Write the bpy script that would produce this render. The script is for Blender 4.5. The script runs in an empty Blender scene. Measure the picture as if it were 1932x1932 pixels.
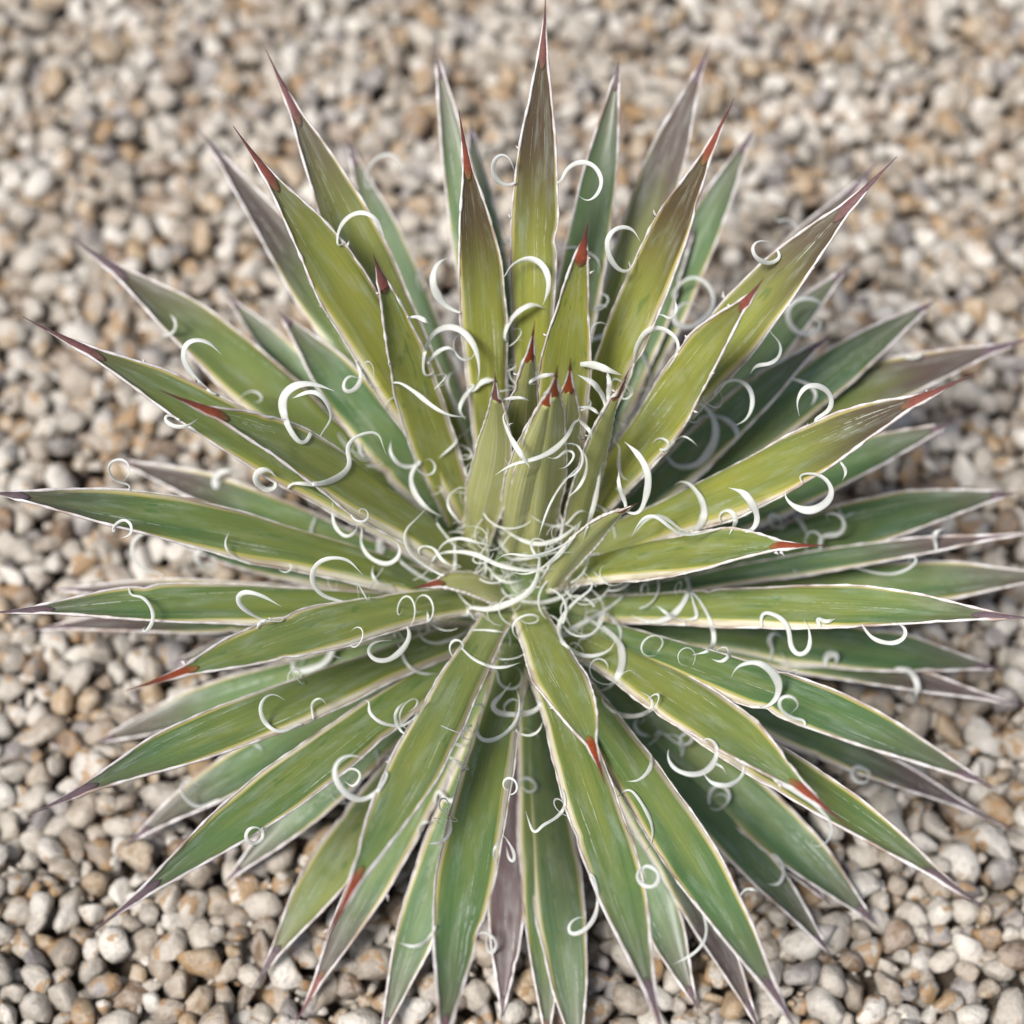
import bpy, bmesh, math, random
import numpy as np
from mathutils import Vector, Matrix
from mathutils.bvhtree import BVHTree
from mathutils.geometry import intersect_line_plane

random.seed(7); rng = np.random.default_rng(7)
R = math.radians
scn = bpy.context.scene
col = scn.collection

# ------------------------------------------------------------------ camera
CROWN = Vector((0, 0, 0.050))          # where the leaf bases meet, metres above the gravel
PITCH = R(58); HALF = math.tan(R(13)); DIST = 0.54
camrot = Matrix.Rotation(R(90) - PITCH, 3, 'X')
def cdir(u, v):                        # u, v on a 1932 px wide frame
    return camrot @ Vector(((u - 966) / 966 * HALF, -(v - 966) / 966 * HALF, -1))
CAM = CROWN - cdir(990, 1075) * DIST
cam = bpy.data.cameras.new('camera'); camo = bpy.data.objects.new('camera', cam); col.objects.link(camo)
camo.location = CAM; camo.rotation_euler = (R(90) - PITCH, 0, 0)
cam.sensor_width = 36; cam.lens = 18 / HALF
cam.clip_start = 0.01; cam.clip_end = 50
cam.dof.use_dof = True; cam.dof.focus_distance = 0.490; cam.dof.aperture_fstop = 8.2
cam.dof.aperture_blades = 0
scn.camera = camo
VIEW = camrot @ Vector((0, 0, -1))
def project(p):
    q = camrot.transposed() @ (p - CAM)
    return (966 + q.x / -q.z / HALF * 966, 966 - q.y / -q.z / HALF * 966, -q.z)
def at_depth(u, v, d):
    return CAM + cdir(u, v) * d

# ------------------------------------------------------------------ light
SUN_EL, SUN_AZ = R(60), R(-135)         # azimuth from +Y, clockwise
w = bpy.data.worlds.new('World'); scn.world = w; w.use_nodes = True
nt = w.node_tree; nt.nodes.clear()
sky = nt.nodes.new('ShaderNodeTexSky'); sky.sky_type = 'NISHITA'; sky.sun_disc = False
sky.sun_elevation = SUN_EL; sky.sun_rotation = SUN_AZ
sky.air_density = 1.0; sky.dust_density = 4.0; sky.ozone_density = 1.0
bg = nt.nodes.new('ShaderNodeBackground'); bg.inputs[1].default_value = 0.075
wo = nt.nodes.new('ShaderNodeOutputWorld')
nt.links.new(sky.outputs[0], bg.inputs[0]); nt.links.new(bg.outputs[0], wo.inputs[0])
sl = bpy.data.lights.new('sun', 'SUN'); sl.energy = 3.4; sl.angle = R(15); sl.color = (1.0, 0.965, 0.92)
so = bpy.data.objects.new('sun', sl); col.objects.link(so)
sdir = Vector((math.sin(SUN_AZ) * math.cos(SUN_EL), math.cos(SUN_AZ) * math.cos(SUN_EL), math.sin(SUN_EL)))
so.rotation_euler = sdir.to_track_quat('Z', 'Y').to_euler(); so.location = sdir * 2
scn.view_settings.view_transform = 'Standard'; scn.view_settings.look = 'None'
scn.view_settings.exposure = 0.46; scn.view_settings.gamma = 1

# ------------------------------------------------------------------ node helpers
class NT:
    def __init__(s, name):
        s.m = bpy.data.materials.new(name); s.m.use_nodes = True
        s.t = s.m.node_tree; s.t.nodes.clear()
        s.out = s.t.nodes.new('ShaderNodeOutputMaterial')
        s.bsdf = s.t.nodes.new('ShaderNodeBsdfPrincipled')
        s.t.links.new(s.bsdf.outputs[0], s.out.inputs[0])
    def put(s, sock, v):
        if isinstance(v, bpy.types.NodeSocket): s.t.links.new(v, sock)
        elif v is not None: sock.default_value = v
    def n(s, typ, ins=(), **kw):
        nd = s.t.nodes.new(typ)
        for k, v in kw.items(): setattr(nd, k, v)
        for i, v in (ins.items() if isinstance(ins, dict) else enumerate(ins)): s.put(nd.inputs[i], v)
        return nd
    def math(s, op, a, b=None, c=None, clamp=False):
        return s.n('ShaderNodeMath', [a, b, c], operation=op, use_clamp=clamp).outputs[0]
    def mix(s, f, a, b, blend='MIX'):
        nd = s.n('ShaderNodeMix', data_type='RGBA', blend_type=blend)
        s.put(nd.inputs[0], f); s.put(nd.inputs[6], a); s.put(nd.inputs[7], b)
        return nd.outputs[2]
    def ss(s, x, lo, hi, to0=0.0, to1=1.0):
        nd = s.n('ShaderNodeMapRange', interpolation_type='SMOOTHSTEP')
        s.put(nd.inputs[0], x); s.put(nd.inputs[1], lo); s.put(nd.inputs[2], hi)
        s.put(nd.inputs[3], to0); s.put(nd.inputs[4], to1)
        return nd.outputs[0]
    def noise(s, vec, scale, detail=2, rough=0.5, dist=0.0):
        nd = s.n('ShaderNodeTexNoise'); s.put(nd.inputs['Vector'], vec)
        nd.inputs['Scale'].default_value = scale; nd.inputs['Detail'].default_value = detail
        nd.inputs['Roughness'].default_value = rough; nd.inputs['Distortion'].default_value = dist
        return nd.outputs[0]
    def bump(s, h, strength, dist):
        nd = s.n('ShaderNodeBump'); nd.inputs['Strength'].default_value = strength
        nd.inputs['Distance'].default_value = dist; s.put(nd.inputs['Height'], h)
        s.t.links.new(nd.outputs[0], s.bsdf.inputs['Normal'])
    def set(s, **kw):
        for k, v in kw.items(): s.put(s.bsdf.inputs[k.replace('_', ' ')], v)
def rgb(r, g, b): return (r, g, b, 1)

# ------------------------------------------------------------------ materials
def leaf_material():
    # object colour carries what differs from leaf to leaf: R yellow, G purple, B pale side bands, A seed
    s = NT('agave_leaf')
    oi = s.n('ShaderNodeObjectInfo'); sp = s.n('ShaderNodeSeparateColor'); s.put(sp.inputs[0], oi.outputs['Color'])
    Y, P, B = sp.outputs[0], sp.outputs[1], sp.outputs[2]; A = oi.outputs['Alpha']
    uv = s.n('ShaderNodeUVMap', uv_map='UVMap'); sx = s.n('ShaderNodeSeparateXYZ', [uv.outputs[0]])
    U, V = sx.outputs[0], sx.outputs[1]                       # U -1..1 across the blade, V 0..1 along it
    geo = s.n('ShaderNodeNewGeometry')
    aU = s.math('ABSOLUTE', U)
    seed = s.math('MULTIPLY', A, 37.0)
    def vec(kx, ky):
        return s.n('ShaderNodeCombineXYZ', [s.math('MULTIPLY', U, kx), s.math('MULTIPLY', V, ky), seed]).outputs[0]
    streak = s.noise(vec(9, 1.6), 1.0, 3, 0.6)
    fine = s.noise(vec(30, 4), 1.0, 3, 0.6)
    blotch = s.noise(vec(1.6, 6), 1.0, 2, 0.5)
    speck = s.noise(vec(45, 330), 1.0, 2, 0.7)
    blue = s.mix(streak, rgb(.046, .106, .036), rgb(.105, .188, .060))
    olive = s.mix(streak, rgb(.190, .205, .024), rgb(.345, .330, .066))
    Yn = s.math('ADD', Y, s.math('MULTIPLY', s.math('SUBTRACT', blotch, 0.5), .8), clamp=True)
    Yn = s.math('SUBTRACT', Yn, s.math('MULTIPLY', s.ss(V, .45, .9), s.math('MULTIPLY', s.math('SUBTRACT', 1.0, Y), .5)), clamp=True)
    green = s.mix(Yn, blue, olive)
    green = s.mix(s.math('MULTIPLY', s.ss(fine, .45, .75), .16), green, rgb(.25, .31, .13))
    green = s.mix(s.math('MULTIPLY', s.ss(speck, .50, .72), .14), green, rgb(.38, .44, .24))
    # middle of the blade a little lighter
    mid = s.math('MULTIPLY', s.ss(aU, .45, .0), .14)
    green = s.mix(mid, green, rgb(.30, .34, .10))
    # pale, unpigmented foot of the leaf
    green = s.mix(s.ss(V, .22, .0, 0, .40), green, rgb(.37, .40, .21))
    # water-soaked darker spots
    spot = s.noise(vec(3.2, 15), 1.0, 1, .4)
    green = s.mix(s.math('MULTIPLY', s.ss(spot, .66, .70), s.ss(A, .62, .66, 0, .45)), green, rgb(.04, .12, .03))
    stripe = s.noise(vec(22, .9), 1.0, 2, .5)
    green = s.mix(s.ss(stripe, .35, .65, .22, 0), green, s.mix(Yn, rgb(.03, .10, .045), rgb(.13, .19, .018)))
    # purple-brown tip
    vt = s.math('ADD', V, s.math('MULTIPLY', s.math('SUBTRACT', streak, .5), .16))
    vt = s.math('ADD', vt, s.math('MULTIPLY', aU, .04))
    pur = s.mix(streak, rgb(.045, .022, .028), rgb(.105, .060, .062))
    pur = s.mix(s.ss(Y, .6, .95, 0, .75), pur, s.mix(streak, rgb(.034, .018, .012), rgb(.085, .046, .022)))
    t0 = s.math('SUBTRACT', s.math('SUBTRACT', .88, s.math('MULTIPLY', P, .44)), s.math('MULTIPLY', s.math('MAXIMUM', s.math('SUBTRACT', P, .86), 0.0), 3.6))
    tipm = s.math('MULTIPLY', s.ss(vt, t0, s.math('ADD', t0, .27)), s.math('POWER', P, .45), clamp=True)
    cl = s.mix(tipm, green, pur)
    # yellow then cream band beside each margin, wider and paler towards the foot
    e0 = s.math('ADD', s.math('ADD', .755, s.ss(V, .35, .88, 0, .15)), s.math('MULTIPLY', s.math('SUBTRACT', .55, B), .13))
    aA = s.math('ADD', aU, s.math('MULTIPLY', U, s.math('MULTIPLY', s.math('SUBTRACT', A, .5), .12)))
    uw = s.math('ADD', aA, s.math('MULTIPLY', s.math('SUBTRACT', streak, .5), .07))
    band = s.math('MULTIPLY', s.ss(uw, s.math('SUBTRACT', e0, .04), s.math('ADD', e0, .015)), s.ss(V, .93, .75))
    cl = s.mix(s.math('MULTIPLY', band, .80), cl, s.mix(V, rgb(.46, .44, .14), rgb(.42, .33, .07)))
    tp = s.n('ShaderNodeCombineXYZ', [s.math('MULTIPLY', U, 3), s.math('MULTIPLY', V, 5), seed]).outputs[0]
    crc = s.mix(s.ss(s.noise(tp, 1.0, 3, .6), .42, .68), rgb(.64, .61, .48), rgb(.40, .33, .25))
    cream = s.math('MULTIPLY', s.ss(uw, s.math('ADD', e0, .03), s.math('ADD', e0, .075)), s.ss(V, .90, .45, .15, .92))
    cl = s.mix(cream, cl, crc)
    # waxy bud imprints: broken white dashes running along the blade
    sc = s.noise(s.n('ShaderNodeCombineXYZ', [s.math('ADD', s.math('MULTIPLY', U, 26), s.math('MULTIPLY', V, 9)), s.math('MULTIPLY', V, 3.2), seed]).outputs[0], 1.0, 1, .4)
    br = s.noise(vec(14, 60), 1.0, 2, .6)
    reg = s.noise(vec(1.3, 3.1), 1.0, 1, .5)
    imp = s.math('MULTIPLY', s.ss(sc, .66, .72), s.math('MULTIPLY', s.ss(br, .40, .55), s.ss(reg, .42, .60)))
    imp = s.math('MULTIPLY', imp, s.ss(aU, .85, .7))
    cl = s.mix(s.math('MULTIPLY', imp, .75), cl, rgb(.62, .68, .60))
    # fresh inner leaves: khaki, rusty along the edges near the tip
    yg = s.math('MULTIPLY', s.ss(Y, .94, .965), 1.0)
    kh = s.mix(streak, rgb(.26, .285, .085), rgb(.50, .49, .24))
    cl = s.mix(s.math('MULTIPLY', yg, s.ss(V, .98, .5, .35, .72)), cl, kh)
    rust = s.math('MULTIPLY', yg, s.math('MULTIPLY', s.ss(s.math('ADD', aU, s.math('MULTIPLY', s.math('SUBTRACT', V, .75), 1.5)), .80, 1.05), s.ss(V, .45, .8)))
    cl = s.mix(s.math('MULTIPLY', rust, .7), cl, rgb(.36, .13, .04))
    kl = s.noise(vec(16, 1.1), 1.0, 2, .6)
    cl = s.mix(s.math('MULTIPLY', yg, s.ss(kl, .56, .66, 0, .6)), cl, rgb(.66, .63, .46))
    # thin dull margin line
    cl = s.mix(s.ss(aU, .955, .985, 0, .8), cl, rgb(.50, .45, .42))
    bloom = s.noise(vec(2.5, 9), 1.0, 4, .65)
    cl = s.mix(s.math('MULTIPLY', s.ss(bloom, .46, .75), .27), cl, rgb(.37, .44, .38))
    s.set(Coat_Weight=.28, Coat_Roughness=.28)
    s.set(Base_Color=cl, Roughness=s.math('ADD', .38, s.math('MULTIPLY', fine, .2)), Subsurface_Weight=.06, Subsurface_Scale=.004)
    s.bsdf.inputs['Subsurface Radius'].default_value = (.5, 1, .2)
    s.bsdf.inputs['Specular IOR Level'].default_value = .42
    h = s.math('ADD', s.math('MULTIPLY', fine, .6), s.math('MULTIPLY', speck, .25))
    s.bump(h, .35, .0006)
    return s.m

def spine_material():
    # object colour R: 0 fresh brick red, 1 old grey purple
    s = NT('agave_spine')
    oi = s.n('ShaderNodeObjectInfo'); sp = s.n('ShaderNodeSeparateColor'); s.put(sp.inputs[0], oi.outputs['Color'])
    uv = s.n('ShaderNodeUVMap', uv_map='UVMap'); sx = s.n('ShaderNodeSeparateXYZ', [uv.outputs[0]])
    tc = s.n('ShaderNodeTexCoord')
    nz = s.noise(tc.outputs['Object'], 900, 3, .6)
    red = s.mix(nz, rgb(.17, .024, .007), rgb(.31, .068, .016))
    red = s.mix(s.ss(sx.outputs[1], .30, .85, 0, .85), red, rgb(.085, .018, .018))
    old = s.mix(nz, rgb(.06, .038, .045), rgb(.17, .125, .14))
    red = s.mix(s.ss(s.math('ADD', sx.outputs[1], s.math('MULTIPLY', nz, .20)), .05, .34, .9, 0), red, rgb(.27, .20, .06))
    c = s.mix(s.math('MULTIPLY', sp.outputs[0], 1.7, clamp=True), red, old)
    s.set(Base_Color=c, Roughness=.55); s.bsdf.inputs['Specular IOR Level'].default_value = .3; s.bump(nz, .5, .0004)
    return s.m

def margin_material():
    s = NT('horny_margin')
    tc = s.n('ShaderNodeTexCoord')
    nz = s.noise(tc.outputs['Object'], 260, 4, .65)
    c = s.mix(s.ss(nz, .35, .7), rgb(.56, .51, .48), rgb(.80, .78, .78))
    c = s.mix(s.ss(s.noise(tc.outputs['Object'], 90, 2), .52, .7, 0, .8), c, rgb(.27, .17, .12))
    s.set(Base_Color=c, Roughness=.6); s.bump(nz, .5, .0003)
    return s.m

def fibre_material():
    s = NT('white_fibre')
    tc = s.n('ShaderNodeTexCoord')
    nz = s.noise(tc.outputs['Object'], 500, 3, .6)
    c = s.mix(nz, rgb(.82, .83, .81), rgb(.93, .93, .90))
    s.set(Base_Color=c, Roughness=.5, Subsurface_Weight=.15, Subsurface_Scale=.001); s.bump(nz, .3, .0002)
    tr = s.n('ShaderNodeBsdfTranslucent', [c]); mx = s.n('ShaderNodeMixShader', [.50, s.bsdf.outputs[0], tr.outputs[0]])
    s.t.links.new(mx.outputs[0], s.out.inputs[0])
    return s.m

def pebble_material(attr):
    s = NT('gravel_stone' if attr else 'pebble_stone')
    if attr:
        a = s.n('ShaderNodeAttribute', attribute_name='tone'); base, A = a.outputs['Color'], a.outputs['Alpha']
    else:
        a = s.n('ShaderNodeObjectInfo'); base, A = a.outputs['Color'], a.outputs['Alpha']
    g = s.n('ShaderNodeNewGeometry'); pos = g.outputs['Position']
    n1 = s.noise(pos, 215, 4, .62, .3); n2 = s.noise(pos, 700, 3, .6)
    n3 = s.noise(pos, 75, 2, .5)
    c = s.mix(s.ss(n1, .40, .62), base, s.mix(.35, base, rgb(.66, .62, .56)))
    st = s.math('MULTIPLY', s.ss(s.math('ADD', n1, s.math('MULTIPLY', n3, .35)), s.math('SUBTRACT', .82, s.math('MULTIPLY', A, .17)), s.math('SUBTRACT', .90, s.math('MULTIPLY', A, .17))), .85)
    c = s.mix(st, c, s.mix(n2, rgb(.17, .085, .03), rgb(.42, .27, .12)))
    c = s.mix(s.ss(n2, .58, .72, 0, .55), c, rgb(.15, .12, .095))
    s.set(Base_Color=c, Roughness=s.ss(n1, .3, .7, .38, .7))
    s.bsdf.inputs['Specular IOR Level'].default_value = .45
    s.bump(s.math('ADD', n2, s.math('MULTIPLY', n1, 1.5)), .5, .0012)
    return s.m

def soil_material():
    s = NT('soil'); g = s.n('ShaderNodeNewGeometry')
    n = s.noise(g.outputs['Position'], 120, 5, .7)
    s.set(Base_Color=s.mix(n, rgb(.03, .022, .016), rgb(.10, .075, .05)), Roughness=.95); s.bump(n, .8, .004)
    return s.m

M_leaf, M_spine, M_margin, M_fibre = leaf_material(), spine_material(), margin_material(), fibre_material()
M_peb, M_grav, M_soil = pebble_material(False), pebble_material(True), soil_material()

def mesh_obj(name, verts, faces, mat, parent=None, uvs=None, smooth=True):
    me = bpy.data.meshes.new(name); me.from_pydata([tuple(v) for v in verts], [], faces); me.update()
    if uvs is not None:
        l = me.uv_layers.new(name='UVMap')
        vi = np.zeros(len(me.loops), dtype=np.int32); me.loops.foreach_get('vertex_index', vi)
        l.data.foreach_set('uv', np.asarray(uvs, dtype=np.float32)[vi].ravel())
    if smooth: me.polygons.foreach_set('use_smooth', [True] * len(me.polygons))
    me.materials.append(mat)
    o = bpy.data.objects.new(name, me); col.objects.link(o)
    if parent: o.parent = parent
    return o

# ------------------------------------------------------------------ ground: soil sheet, loose pebbles, gravel
gv, gf = [], []
NG = 40; SZ = 0.9
for j in range(NG + 1):
    for i in range(NG + 1):
        x = -SZ + 2 * SZ * i / NG; y = -SZ + 2 * SZ * j / NG + .1
        gv.append((x, y, -.0085 + .0015 * math.sin(x * 31 + y * 17) * math.cos(y * 23)))
for j in range(NG):
    for i in range(NG):
        a = j * (NG + 1) + i; gf.append((a, a + 1, a + NG + 2, a + NG + 1))
ground = mesh_obj('ground', gv, gf, M_soil); ground['kind'] = 'structure'

def ico(sub):
    bm = bmesh.new(); bmesh.ops.create_icosphere(bm, subdivisions=sub, radius=1)
    v = np.array([p.co[:] for p in bm.verts]); f = np.array([[q.index for q in t.verts] for t in bm.faces]); bm.free()
    return v, f
def pebble_shape(v, seed, flat=1.0):
    r = np.random.default_rng(seed); v = v.copy()
    # cut the ball with soft planes, then add lumps: a water-worn, still angular stone
    for k in range(int(r.integers(7, 12))):
        n = r.normal(size=3); n /= np.linalg.norm(n); d = r.uniform(.46, .84)
        e = v @ n - d; v -= np.where(e > 0, e * 1.0, 0)[:, None] * n
    for k in range(3):
        n = r.normal(size=3); ph = r.uniform(0, 6.28)
        v *= (1 + .05 * np.sin(v @ n * 1.9 + ph))[:, None]
    v *= np.array([r.uniform(1.0, 1.5), r.uniform(.82, 1.12), r.uniform(.66, .98)]) * 1.20
    return v
HV, HF = ico(2); LV, LF = ico(1)        # 162 / 42 vertices
hi_shapes = [pebble_shape(HV, 100 + i) for i in range(28)]
lo_shapes = [pebble_shape(LV, 100 + i) for i in range(28)]
TONES = [((.38, .345, .295), .30), ((.52, .49, .44), .26), ((.28, .235, .185), .19), ((.34, .25, .155), .09),
         ((.23, .21, .20), .10), ((.18, .12, .075), .06)]
tw = np.array([t[1] for t in TONES]); tw = tw / tw.sum()
def tone():
    c = np.array(TONES[int(rng.choice(len(TONES), p=tw))][0]) * rng.uniform(.78, 1.12)
    return (*c, rng.uniform(0, 1) ** 1.2)
def scatter(rmin, rmax, n, ext, ov, existing=()):
    cell = rmax * 2; grid = {}; out = []
    rs = np.sort(rmin + (rmax - rmin) * rng.beta(1.6, 2.6, n))[::-1]
    x0, x1, y0, y1 = ext
    for r in rs:
        for t in range(14):
            x = rng.uniform(x0, x1); y = rng.uniform(y0, y1); cx, cy = int(x // cell), int(y // cell); ok = True
            for i in (-1, 0, 1):
                for j in (-1, 0, 1):
                    for (a, b, c) in grid.get((cx + i, cy + j), ()):
                        if (a - x) ** 2 + (b - y) ** 2 < (ov * (c + r)) ** 2: ok = False; break
                    if not ok: break
                if not ok: break
            if ok:
                grid.setdefault((cx, cy), []).append((x, y, r)); out.append((x, y, r)); break
    return out
EXT = (-.26, .26, -.22, .38)
top = scatter(.0013, .0050, 20000, EXT, .75)
low = scatter(.0025, .0045, 6000, EXT, .82)
grit = scatter(.0006, .0013, 9000, EXT, .9)
def rotm():
    return np.array(Matrix.Rotation(rng.uniform(0, 6.283), 3, 'Z') @ Matrix.Rotation(rng.normal(0, .6), 3, 'X') @ Matrix.Rotation(rng.normal(0, .6), 3, 'Y'))
insts = []
EXT2 = (-.37, .37, -.32, .52)            # coarser stones carry the bed on past the picture
for (x, y, r) in scatter(.0024, .0055, 13000, EXT2, .72):
    if not (EXT[0] < x < EXT[1] and EXT[2] < y < EXT[3]): insts.append((x, y, -.0015 + r * .3 + rng.uniform(-.002, .002), r, 0))
for (x, y, r) in top: insts.append((x, y, -.001 + r * .35 + rng.uniform(-.0026, .0030), r, 1))
for (x, y, r) in grit: insts.append((x, y, rng.uniform(-.003, .0012), r, 0))
for (x, y, r) in low: insts.append((x, y, -.0062 + rng.uniform(-.001, .001), r, 0))
def inview(x, y, z, m=0):
    u, v, d = project(Vector((x, y, z))); return -m < u < 1932 + m and -m < v < 1932 + m
cand = [i for i, t in enumerate(insts) if t[4] and inview(*t[:3]) and math.hypot(t[0] / .105, (t[1] + .0) / .10) > 1]
cand.sort(key=lambda i: -insts[i][3] / project(Vector(insts[i][:3]))[2])
single = set(cand[:300])
peb_me = []
for k in range(28):
    me = bpy.data.meshes.new('pebble'); me.from_pydata([tuple(p) for p in hi_shapes[k]], [], HF.tolist())
    me.polygons.foreach_set('use_smooth', [True] * len(me.polygons)); me.materials.append(M_peb); peb_me.append(me)
AV, AF, AC = [], [], []; off = 0
for i, (x, y, z, r, t) in enumerate(insts):
    m = rotm(); k = int(rng.integers(28)); tn = tone()
    if i in single:
        o = bpy.data.objects.new('pebble', peb_me[k]); col.objects.link(o); o.parent = ground
        o.matrix_local = Matrix.Translation((x, y, z)) @ Matrix([list(q) for q in m * r]).to_4x4()
        o.color = tn
        continue
    hi = t and inview(x, y, z, 90)
    sv = hi_shapes[k] if hi else lo_shapes[k]
    AV.append(sv @ (m * r).T + np.array([x, y, z])); AF.append((HF if hi else LF) + off); off += len(sv)
    AC.append(np.tile(tn, (len(sv), 1)))
AV = np.concatenate(AV).astype(np.float32); AF = np.concatenate(AF).astype(np.int32); AC = np.concatenate(AC).astype(np.float32)
me = bpy.data.meshes.new('gravel'); me.vertices.add(len(AV)); me.vertices.foreach_set('co', AV.ravel())
me.loops.add(AF.size); me.loops.foreach_set('vertex_index', AF.ravel())
me.polygons.add(len(AF)); me.polygons.foreach_set('loop_start', np.arange(0, AF.size, 3, dtype=np.int32))
me.polygons.foreach_set('loop_total', np.full(len(AF), 3, dtype=np.int32))
me.polygons.foreach_set('use_smooth', np.ones(len(AF), dtype=bool)); me.update()
ca = me.color_attributes.new('tone', 'FLOAT_COLOR', 'POINT'); ca.data.foreach_set('color', AC.ravel())
me.materials.append(M_grav)
go = bpy.data.objects.new('gravel', me); col.objects.link(go); go.parent = ground; go['kind'] = 'stuff'
print('PEBBLES', len(top), len(low), 'tris', len(AF))

# ------------------------------------------------------------------ the agave
plant = bpy.data.objects.new('agave_plant', None); col.objects.link(plant); plant.empty_display_size = .02
plant['label'] = 'green agave rosette with red-brown spines and white curling threads, growing in pale gravel'
plant['category'] = 'agave'

def smoothcurve(keys, t):
    for (a, fa), (b, fb) in zip(keys, keys[1:]):
        if t <= b:
            k = (t - a) / (b - a); k = k * k * (3 - 2 * k) if False else k
            return fa + (fb - fa) * k
    return keys[-1][1]
WK = [(0, .80), (.12, .70), (.25, .76), (.40, .92), (.52, 1.0), (.62, .985), (.72, .86), (.80, .65), (.87, .40), (.92, .21), (.955, .13), (1, .05)]
WY = [(0, .72), (.12, .80), (.28, .95), (.42, 1.0), (.56, .90), (.70, .71), (.82, .48), (.90, .30), (.95, .19), (1, .06)]
def wprof(keys, t):                      # Catmull-Rom through the keys
    xs = [k[0] for k in keys]; ys = [k[1] for k in keys]
    i = max(0, min(len(xs) - 2, next((j for j in range(len(xs) - 1) if t <= xs[j + 1]), len(xs) - 2)))
    k = (t - xs[i]) / (xs[i + 1] - xs[i])
    p0 = ys[max(i - 1, 0)]; p1 = ys[i]; p2 = ys[i + 1]; p3 = ys[min(i + 2, len(ys) - 1)]
    return .5 * ((2 * p1) + (-p0 + p2) * k + (2 * p0 - 5 * p1 + 4 * p2 - p3) * k * k + (-p0 + 3 * p1 - 3 * p2 + p3) * k ** 3)

LEAVES = []     # kept for placing fibres
BV, BF = [], []
def build_leaf(tip, L, side, wpx, y, p, b, old=0.0, spine=.09, bow=.03, base=None, young=False, bend=0.0, roll=0.0, fold=1.0, thick=.30, face=None, bevel=1.0):
    global BV, BF
    tu, tv = tip
    d = cdir(tu, tv); o = CAM - CROWN
    A_, B_, C_ = d.dot(d), 2 * o.dot(d), o.dot(o) - L * L
    disc = B_ * B_ - 4 * A_ * C_
    if disc < 0: t = -B_ / (2 * A_)
    else: t = (-B_ + (math.sqrt(disc) if side == 'F' else -math.sqrt(disc))) / (2 * A_)
    P = CAM + d * t
    if P.z < .006:                       # tip would sink: rest it just above the stones
        t = (.006 - CAM.z) / d.z; P = CAM + d * t
    rel = P - CROWN; el = math.atan2(rel.z, math.hypot(rel.x, rel.y)); az = math.atan2(rel.y, rel.x)
    if base is not None:
        db = cdir(*base[:2]); zb = CROWN.z + (base[2] if len(base) > 2 else .0)
        Bp = CAM + db * ((zb - CAM.z) / db.z)
    else:
        k = max(0, min(1, (math.degrees(el) + 15) / 95))
        rb = .013 * (1 - k) + .003; Bp = CROWN + Vector((math.cos(az) * rb, math.sin(az) * rb, -.026 * (1 - k) ** 1.1 + .002))
    ax = (P - Bp); Lr = ax.length; T0 = ax / Lr
    up = Vector((0, 0, 1)); inward = Vector((-math.cos(az), -math.sin(az), 0))
    ref = up * math.cos(el) + inward * math.sin(el) if base is None else (up * max(.05, math.cos(el)) + inward * math.sin(el))
    if face is not None: ref = Vector((math.cos(R(face)), math.sin(R(face)), 0))
    N0 = (ref - T0 * ref.dot(T0)).normalized(); W0 = T0.cross(N0).normalized()
    if roll: 
        q = Matrix.Rotation(R(roll), 3, T0); N0 = q @ N0; W0 = q @ W0
    mid = Bp.lerp(P, .5); vd = (mid - CAM).normalized()
    wpx *= .85 if tv > 1100 else .93
    app = max(.72, (W0 - vd * W0.dot(vd)).length)
    hw = .5 * wpx / 966 * HALF * (mid - CAM).dot(VIEW) / app
    keys = WY if young else WK
    NL, NU = 64, 14; QS = [-1, -.93, -.85, -.775, -.72, -.5, -.25, 0, .25, .5, .72, .775, .85, .93, 1]
    sv = 1 - spine
    wob = [random.uniform(-1, 1) for _ in range(6)]
    def frame(t):
        # bow lifts the middle away from the chord, bend swings it sideways
        s_ = math.sin(math.pi * min(1, t) ** .9)
        c = Bp + ax * t + N0 * (bow * Lr * s_) + W0 * (bend * Lr * s_)
        c += W0 * (.0012 * math.sin(t * 5 + wob[0] * 3) * wob[1]) * t
        e = 1e-3; s2 = math.sin(math.pi * min(1, t + e) ** .9) if t + e <= 1 else math.sin(math.pi * 1) - 0
        s3 = math.sin(math.pi * max(0, t - e) ** .9)
        T = (ax * 1 + (N0 * bow + W0 * bend) * Lr * (math.pi * math.cos(math.pi * t))).normalized()
        N = (N0 - T * N0.dot(T)).normalized(); return c, T, N, T.cross(N)
    verts, uvs, faces = [], [], []
    edges = ([], [])
    nicks = [(random.uniform(.3, .85), random.choice((-1, 1)), random.uniform(.05, .16), random.uniform(.006, .02)) for _ in range(random.randint(0, 3))]
    wv = [(random.uniform(8, 34), random.uniform(0, 6.28), random.uniform(.004, .016)) for _ in range(8)]
    def ring(t, h0, gut, th):
        c, T, N, W = frame(t); row = []
        hs_ = []; bv = max(0, min(1, (.80 - t) / .45)); bev = (.35 if young else 1.25) * bv * bv * (3 - 2 * bv) * bevel
        for sg in (-1, 1):
            m_ = 1 + sum(a_ * math.sin(f_ * t + p_) for f_, p_, a_ in (wv[:4] if sg < 0 else wv[4:]))
            for (nt_, ns_, nd_, nw_) in nicks:
                if ns_ == sg: m_ -= nd_ * math.exp(-((t - nt_) / nw_) ** 2)
            hs_.append(m_)
        for j in range(NU + 1):          # upper face, left to right
            q = QS[j]; h = h0 * hs_[0 if q < 0 else 1]
            z = gut * (abs(q) ** 2.2) - bev * max(0, abs(q) - .74) - .02 * math.exp(-(q / .35) ** 2) * (1 if gut < .2 else -2)
            row.append((c + W * (q * h) + N * (z * h), q))
        for j in range(1, NU):           # lower face, right to left, keeled
            q = QS[NU - j]; h = h0 * hs_[0 if q < 0 else 1]
            z = gut * (abs(q) ** 2.2) - bev * max(0, abs(q) - .74) - th * (1 - abs(q) ** (1.1 if young else 1.7))
            row.append((c + W * (q * h * .985) + N * (z * h), q))
        return row
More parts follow.
